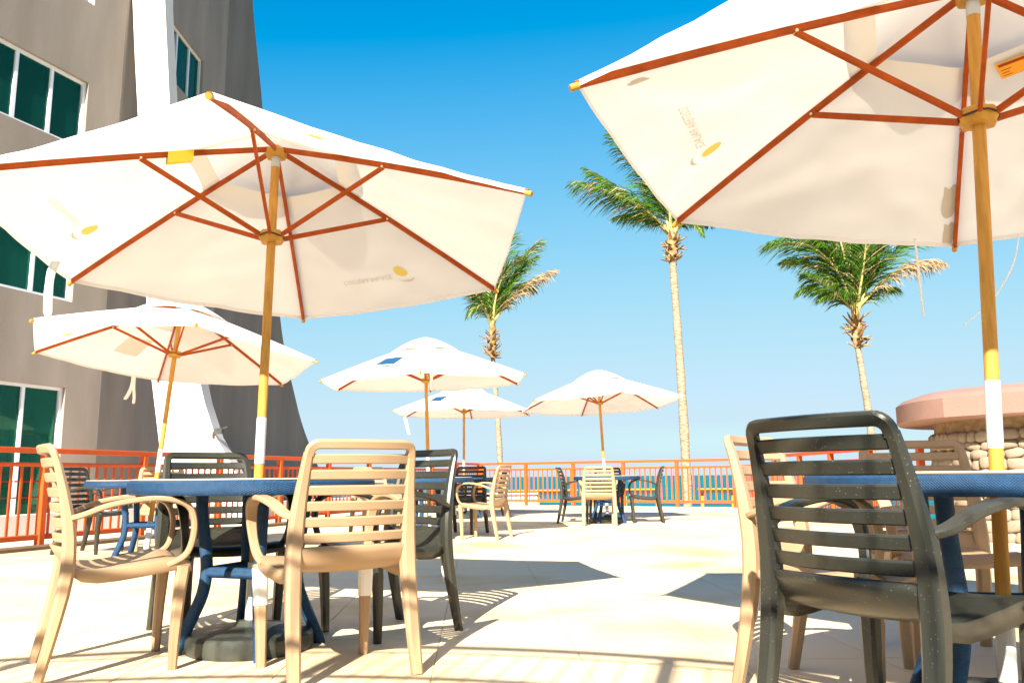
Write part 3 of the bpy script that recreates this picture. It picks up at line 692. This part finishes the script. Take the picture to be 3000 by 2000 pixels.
# ------------------------------------------------------------------ tables
def make_table():
    t = bpy.data.objects.new('round_table', None); t.empty_display_size = .1; col.objects.link(t)
    MB().lathe([(.46, .676), (.528, .678), (.536, .686), (.538, .705), (.536, .728), (.528, .735), (.46, .735)], n=72).build('rim', M['wicker'], t, 40)
    MB().lathe([(.0, .736), (.520, .736), (.524, .740), (.520, .744), (.0, .744)], n=72).build('table_top', M['tabletop'], t, 40)
    MB().lathe([(.03, .70), (.455, .70), (.455, .715), (.03, .715)], n=40).build('underside', M['base'], t, 40)
    for k in range(4):
        a = R_(45 + 90 * k); e = Vector((math.cos(a), math.sin(a), 0))
        prof = [(.228, .69), (.225, .60), (.212, .50), (.198, .40), (.196, .33), (.210, .24), (.255, .13), (.303, 0.02), (.307, 0.0)]
        MB().tube(crv([e * r + Vector((0, 0, z)) for r, z in prof], 4), .027, 14).build('leg', M['wicker'], t, 60)
        b = R_(135 + 90 * k); e2 = Vector((math.cos(b), math.sin(b), 0)); p, q = e * .197 + Vector((0, 0, .34)), e2 * .197 + Vector((0, 0, .34))
        d = (q - p).normalized(); MB().tube([p + d * .02, q - d * .02], .024, 12).build('stretcher', M['wicker'], t, 60)
    return t
tp = make_table(); first = True
for x, y, a, lb in ((-1.176, 3.872, -20, 'round blue wicker table on the near left with four chairs round it'),
                    (1.462, 2.625, -14, 'round blue wicker table on the near right, cut off by the picture edge'),
                    (-3.354, 7.806, 5, 'round blue wicker table at far left by the hotel railing'),
                    (-1.034, 10.543, 20, 'round blue wicker table in the middle, half hidden by a charcoal chair'),
                    (-.912, 15.58, 40, 'farthest round blue wicker table near the corner of the railing'),
                    (1.505, 13.641, 10, 'round blue wicker table standing before the sea railing')):
    t = tp if first else copy_tree(tp); first = False
    t.location = (x, y, 0); t.rotation_euler = (0, 0, R_(a)); tag(t, lb, 'table', 'blue wicker tables on the terrace')

# ------------------------------------------------------------------ umbrellas
UR, UD = 1.366, .506
def text_mesh(body):
    cu = bpy.data.curves.new('lettering', 'FONT'); cu.body = body; cu.size = 1.0; cu.resolution_u = 2
    o = bpy.data.objects.new('lettering', cu); col.objects.link(o); dg = bpy.context.evaluated_depsgraph_get(); dg.update()
    me = bpy.data.meshes.new_from_object(o.evaluated_get(dg)); v = [tuple(q.co) for q in me.vertices]; f = [tuple(p.vertices) for p in me.polygons]
    bpy.data.objects.remove(o); bpy.data.curves.remove(cu); bpy.data.meshes.remove(me); return v, f
TXT = text_mesh('COSTERA PALACE')
tw = max(p[0] for p in TXT[0])
def umbrella(label, bx, by, tx, ty, L, phi, texts=(), patches=(), straps=(), rtag=None, hubtag=None, stain=(), wob=1.0, seed=0):
    rnd = random.Random(seed)
    root = thing('patio_umbrella', label, 'umbrella', (bx, by, 0), 0, 'cream patio umbrellas')
    ax = Vector((tx, ty, 1)).normalized(); e1 = Vector((1, 0, -tx)).normalized(); e2 = ax.cross(e1)
    W = lambda p: e1 * p[0] + e2 * p[1] + ax * p[2]
    M4 = Matrix((e1, e2, ax)).transposed()
    # base on the floor
    mod = lambda a, z: 1 - (.035 * math.exp(-((math.sin(2 * a + .6) / .10) ** 2)) if z > .012 else 0)
    MB().lathe([(.02, .002), (.268, .002), (.276, .02), (.274, .066), (.262, .080), (.20, .088), (.07, .104), (.05, .125), (.02, .125)], n=72, mod=lambda a, z: mod(a, z) if z < .1 else 1).build('base', M['base'], root, 30)
    MB().tube([W((0, 0, .11)), W((0, 0, .37))], .0275, 16).build('socket_tube', M['metal_white'], root, 50)
    MB().tube([W((0, 0, .36)), W((0, 0, L - .10))], .0215, 16).build('pole', M['pole'], root, 50)
    MB().tube([W((0, 0, .815)), W((0, 0, 1.03))], .0235, 16).build('sleeve', M['metal_white'], root, 50)
    MB().tube([W((0, 0, L - .105)), W((0, 0, L - .03))], .0225, 16).build('ferrule', M['metal_white'], root, 50)
    notch = lambda a, z: 1 + .10 * math.cos(6 * (a - phi))
    MB().lathe([(.015, L - .052), (.046, L - .05), (.052, L - .035), (.052, L - .012), (.03, L + .005), (.012, L + .02)], n=36, mod=notch, M4=M4).build('hub', M['hub'], root, 40)
    zr = .80 * L
    MB().lathe([(.024, zr - .03), (.05, zr - .028), (.058, zr - .012), (.058, zr + .012), (.048, zr + .03), (.024, zr + .034)], n=36, mod=notch, M4=M4).build('runner', M['hub'], root, 40)
    rope = [W((.062 * math.cos(a) , .062 * math.sin(a), zr + .004 * math.sin(3 * a))) for a in [k * .2618 for k in range(25)]]
    MB().tube(rope, .0035, 6).build('cord', M['shadewood'], root, 60)
    def ribp(k, v): a = phi + k * math.pi / 3; return Vector((UR * v * math.cos(a), UR * v * math.sin(a), L - UD * v + .012 * math.sin(math.pi * v)))
    def surf(k, u, v, off=0.0):
        p = ribp(k, v).lerp(ribp(k + 1, v), u); s = 4 * u * (1 - u)
        p.z -= .022 * s * v
        q = p * 2.2 + Vector((seed * 3.1, k * 1.7, 0)); p.z += wob * (.010 * noise.noise(q) + .006 * noise.noise(q * 3.3)) * s
        p.z += wob * .004 * s * math.sin(18 * u + 9 * v + k * 2) * max(0, v - .4)
        if wob > 1.2 and k in (0, 1, 2):                    # tension folds running in from a corner
            for cu, an, am in ((1.0, .50, .008), (1.0, .85, -.005), (0.0, .62, .006)):
                du, dv = abs(cu - u), max(0.0, 1 - v); r_ = math.hypot(du, dv)
                if r_ > 1e-4: p.z += am * math.exp(-((math.atan2(dv, du) - an) / .13) ** 2) * math.sin(math.pi * min(1, r_ * 1.25))
        return p + Vector((0, 0, .016 + off))
    for k in range(6):
        a = phi + k * math.pi / 3; e = Vector((math.cos(a), math.sin(a), 0))
        pts = [W(ribp(k, v)) for v in (.028, .25, .5, .75, 1.012)]
        rb = MB().sweep(pts, .017, .026, W((0, 0, 1)), .003).build('rib', M['rib'], root, 40)
        j = ribp(k, .47) - Vector((0, 0, .012)); s = e * .05 + Vector((0, 0, zr))
        MB().sweep([W(s), W(j)], .014, .024, W((0, 0, 1)), .003).build('strut', M['rib'], root, 40)
        sd = Vector((-e.y, e.x, 0)); MB().tube([W(j - sd * .014), W(j + sd * .014)], .006, 8).build('pin', M['pin'], root, 50)
        MB().tube([W(ribp(k, 1.005) - Vector((0, 0, .004))), W(ribp(k, 1.025) - Vector((0, 0, .006)))], .013, 8).build('rib_cap', M['hub'], root, 50)
    # canopy: six panels
    cm = MB(); NU, NV = 22, 22; V0 = .262
    for k in range(6):
        vs = []
        for j in range(NV + 1):
            v = V0 + (1.008 - V0) * j / NV
            for i in range(NU + 1): vs.append(W(surf(k, i / NU, v)))
        for i in range(NU + 1):
            p = surf(k, i / NU, 1.008); p.z -= .022; vs.append(W(Vector((p.x * .999, p.y * .999, p.z))))
        cm.add(vs, [(j * (NU + 1) + i, j * (NU + 1) + i + 1, (j + 1) * (NU + 1) + i + 1, (j + 1) * (NU + 1) + i) for j in range(NV + 1) for i in range(NU)])
    me = bpy.data.meshes.new('canopy'); me.from_pydata([tuple(v) for v in cm.v], [], cm.f)
    bm = bmesh.new(); bm.from_mesh(me); bmesh.ops.remove_doubles(bm, verts=bm.verts, dist=.0012); bmesh.ops.recalc_face_normals(bm, faces=bm.faces); bm.to_mesh(me); bm.free()
    me.polygons.foreach_set('use_smooth', [True] * len(me.polygons)); me.set_sharp_from_angle(angle=R_(14)); me.materials.append(M['canvas'])
    can = obj('canopy', me, root)
    # vent cap
    cm = MB(); NV = 8; VC = .345
    for k in range(6):
        vs = []
        for j in range(NV + 1):
            t = j / NV; v = VC * t
            for i in range(NU + 1):
                u = i / NU; a, b = ribp(k, v), ribp(k + 1, v); p = a.lerp(b, u)
                p.z = L + .062 - (UD * VC + .062 - .042) * t ** 1.55 + .016 * 4 * u * (1 - u) * t - .012 * (1 - 4 * u * (1 - u)) * t
                vs.append(W(p))
        cm.add(vs, [(j * (NU + 1) + i, j * (NU + 1) + i + 1, (j + 1) * (NU + 1) + i + 1, (j + 1) * (NU + 1) + i) for j in range(NV) for i in range(NU)])
    me = bpy.data.meshes.new('vent_cap'); me.from_pydata([tuple(v) for v in cm.v], [], cm.f)
    bm = bmesh.new(); bm.from_mesh(me); bmesh.ops.remove_doubles(bm, verts=bm.verts, dist=.0012); bmesh.ops.recalc_face_normals(bm, faces=bm.faces); bm.to_mesh(me); bm.free()
    me.polygons.foreach_set('use_smooth', [True] * len(me.polygons)); me.materials.append(M['canvas'])
    obj('vent_cap', me, root)
    slant = math.hypot(UR * math.cos(math.pi / 6), UD)
    def decal(nm, k, verts, faces, m, u_, v_, sx, off):
        vs = []
        for x, y in verts:
            v = v_ + y / slant; u = u_ + sx * x / (UR * v); vs.append(W(surf(k, u, v, off)))
        return MB().add(vs, faces).build(nm, m, can, 60)
    for k in texts:
        sc = .34 / tw
        vv = [((x - 0) * sc, (y) * sc * 1.25) for x, y, z in TXT[0]]
        # printed on the outside, showing through to the underside
        for off in (-.005,):
            decal('lettering', k, vv, TXT[1], M['print'], .70, .80, -1, off)
            n = 20; el = [(.038 * math.cos(6.283 * i / n) , .055 * math.sin(6.283 * i / n) * (1 if math.sin(6.283 * i / n) < 0 else .6)) for i in range(n)]
            decal('emblem', k, el, [tuple(range(n))], M['printy'], .325, .80, -1, off)
            arc = []
            for i in range(9):
                t = i / 8; x = -.06 + .12 * t; y = .052 - .02 * (1 - (2 * t - 1) ** 2) * -1; arc += [(x, y), (x * .95, y + .012 * (1 - (2 * t - 1) ** 2) + .002)]
            decal('emblem_stroke', k, arc, [(2 * i, 2 * i + 2, 2 * i + 3, 2 * i + 1) for i in range(8)], M['print'], .325, .80, -1, off)
    for k in patches:
        n = 6
        def rect(x0, x1, y0, y1): return [(x0 + (x1 - x0) * i / n, y0 + (y1 - y0) * j / n) for j in range(n + 1) for i in range(n + 1)]
        fq = [(j * (n + 1) + i, j * (n + 1) + i + 1, (j + 1) * (n + 1) + i + 1, (j + 1) * (n + 1) + i) for j in range(n) for i in range(n)]
        decal('printed_patch', k, rect(-.135, .135, -.16, .155), fq, M['navy'], .45, .645, 1, .003)
        decal('patch_stripe', k, rect(-.135, .135, .085, .125), fq, M['whitecloth'], .45, .645, 1, .005)
    for pts, wd in straps:
        c = crv([Vector(p) for p in pts], 8); vs = []
        vv_ = Vector((1, .3, 0)).normalized() * wd / 2
        for i, p in enumerate(c):
            q = vv_ * (1 if i < len(c) - 2 else .8); tw_ = Matrix.Rotation(.25 * math.sin(i * .4), 3, 'Z') @ q; vs += [p - tw_, p + tw_]
        o = MB().add(vs, [(2 * i, 2 * i + 1, 2 * i + 3, 2 * i + 2) for i in range(len(c) - 1)]).build('tie_strap', M['whitecloth'], root, 60)
        md = o.modifiers.new('solid', 'SOLIDIFY'); md.thickness = .002
        o.matrix_parent_inverse = Matrix.Translation(-root.location)
    if rtag:
        k, v = rtag; a = phi + k * math.pi / 3; e = Vector((math.cos(a), math.sin(a), 0)); p = ribp(k, v) - Vector((0, 0, .014)); q = ribp(k, v + .085) - Vector((0, 0, .014))
        sd = Vector((-e.y, e.x, 0))
        MB().add([W(p - sd * .012 + Vector((0, 0, .02))), W(q - sd * .012 + Vector((0, 0, .02))), W(q - sd * .016 - Vector((0, 0, .034))), W(p - sd * .016 - Vector((0, 0, .03))), W(p + sd * .012 - Vector((0, 0, .03))), W(q + sd * .012 - Vector((0, 0, .032))), W(p + sd * .014 + Vector((0, 0, .026))), W(q + sd * .014 + Vector((0, 0, .026)))],
                 [(0, 1, 2, 3), (3, 2, 5, 4), (4, 5, 7, 6)]).build('paper_tag', M['yellow'], root, 0)
    if hubtag:
        k, u, v = hubtag
        decal('warning_label', k, [(-.08, -.035), (.08, -.035), (.08, .035), (-.08, .035)], [(0, 1, 2, 3)], M['orange_tag'], u, v, 1, -.012)
        decal('label_print', k, [(-.07, -.03), (.07, -.03), (.07, -.018), (-.07, -.018)], [(0, 1, 2, 3)], M['rib'], u, v, 1, -.0135)
        for y in (-.003, .010, .022): decal('label_print', k, [(-.06, y), (.07, y), (.07, y + .003), (-.06, y + .003)], [(0, 1, 2, 3)], M['rib'], u, v, 1, -.0135)
    for k, u, v, r, ang in stain:
        rr = random.Random(int(u * 100)); n = 26
        sh = [(r * (1 + .5 * noise.noise(Vector((math.cos(6.283 * i / n) * 1.5, math.sin(6.283 * i / n) * 1.5, u * 9)))) * math.cos(6.283 * i / n) * .45, r * (1 + .5 * noise.noise(Vector((math.cos(6.283 * i / n) * 1.5, math.sin(6.283 * i / n) * 1.5, u * 9)))) * math.sin(6.283 * i / n)) for i in range(n)]
        decal('water_stain', k, sh, [tuple(range(n))], M['print'], u, v, 1, -.002)
    return root
umbrella('cream umbrella over the near left table with a yellow tag on its frame', -1.176, 3.872, -.012, .092, 2.427, -.396, texts=(1, 3, 5),
         straps=(([at(165, 765, 3.6), at(150, 800, 3.6), at(142, 860, 3.62), at(140, 925, 3.62)], .036),), rtag=(4, .30), seed=1)
umbrella('cream umbrella at the upper right, nearest, cut off by the picture edge', 1.462, 2.625, .066, .029, 2.413, .098, texts=(2, 0, 4),
         straps=(([at(2680, 700, 3.85), at(2688, 770, 3.85), at(2697, 850, 3.86), at(2706, 925, 3.86)], .014), ([at(2985, 690, 3.7), at(2965, 780, 3.7), at(2905, 880, 3.72), at(2822, 953, 3.74)], .008)),
         hubtag=(0, .52, .31), stain=((1, .04, .80, .09, 0), (1, .03, .96, .07, 0), (2, .93, .88, .03, 0)), seed=2, wob=1.6)
umbrella('cream umbrella in front of the hotel, at far left behind the nearest one', -3.354, 7.806, .048, .098, 2.436, -.031, patches=(2,), texts=(3,),
         straps=(([at(392, 1098, 8.6), at(388, 1125, 8.6), at(378, 1150, 8.6), at(366, 1170, 8.6)], .04), ([at(394, 1098, 8.6), at(392, 1130, 8.6), at(393, 1160, 8.6), at(391, 1182, 8.6)], .03)), seed=3)
umbrella('cream umbrella over the middle table, larger of the two that overlap', -1.034, 10.543, -.028, -.029, 2.434, -.466, patches=(4,),
         straps=(([at(1263, 1092, 9.5), at(1264, 1110, 9.5), at(1262, 1128, 9.5), at(1264, 1143, 9.5)], .035),), seed=4)
umbrella('cream umbrella at the farthest table, smaller of the two that overlap', -.912, 15.58, .003, -.001, 2.425, .469, patches=(3,),
         straps=(([at(1186, 1206, 15.0), at(1188, 1228, 15.0), at(1193, 1250, 15.0), at(1199, 1272, 15.0)], .05),), seed=5)
umbrella('cream umbrella standing alone before the sea, right of centre', 1.505, 13.641, -.038, .048, 2.411, -.389, seed=6)

# ------------------------------------------------------------------ round balcony behind the camera (its railing throws the near shadow lines)
ZB = 2.7; sh = SUN_T / -SUN_T.z
bc = Vector((-.870 - sh.x * ZB, .063 - sh.y * ZB, 0))
bal = thing('raised_terrace', 'raised round terrace with orange railing behind the viewer', 'terrace', bc)
RB = 3.865
def ring(mb, r, z, w_, h_, a0, a1, n=60):
    mb.sweep([(r * math.cos(a0 + (a1 - a0) * i / n), r * math.sin(a0 + (a1 - a0) * i / n), z) for i in range(n + 1)], w_, h_, (0, 0, 1), .006)
a0, a1 = R_(0), R_(180)
for z, w_, h_ in ((ZB - .02, .05, .035), (ZB - .10, .02, .015), (ZB - .40, .03, .028), (ZB - .98, .04, .04)):
    b = MB(); ring(b, RB, z, w_, h_, a0, a1); b.build('rail', M['orange'], bal, 50)
pk = MB().sweep([(0, 0, ZB - .98), (0, 0, ZB - .10)], .010, .010, (0, 1, 0), .003).mesh('picket', M['orange'])
for i in range(110):
    a = a0 + (a1 - a0) * (i + .5) / 110; o = obj('picket', pk, bal, (RB * math.cos(a), RB * math.sin(a), 0)); o.rotation_euler = (0, 0, a)
pm = MB().sweep([(0, 0, ZB - 1.1), (0, 0, ZB - .045)], .06, .06, (0, 1, 0), .006).mesh('post', M['orange'])
for i in range(9):
    a = a0 + (a1 - a0) * (i + .35) / 9; o = obj('post', pm, bal, (RB * math.cos(a), RB * math.sin(a), 0)); o.rotation_euler = (0, 0, a)
MB().prism([((RB + .1) * math.cos(R_(i * 5)), (RB + .1) * math.sin(R_(i * 5))) for i in range(37)], -.003, ZB - 1.1).build('drum', M['stuccow'], bal, 30)
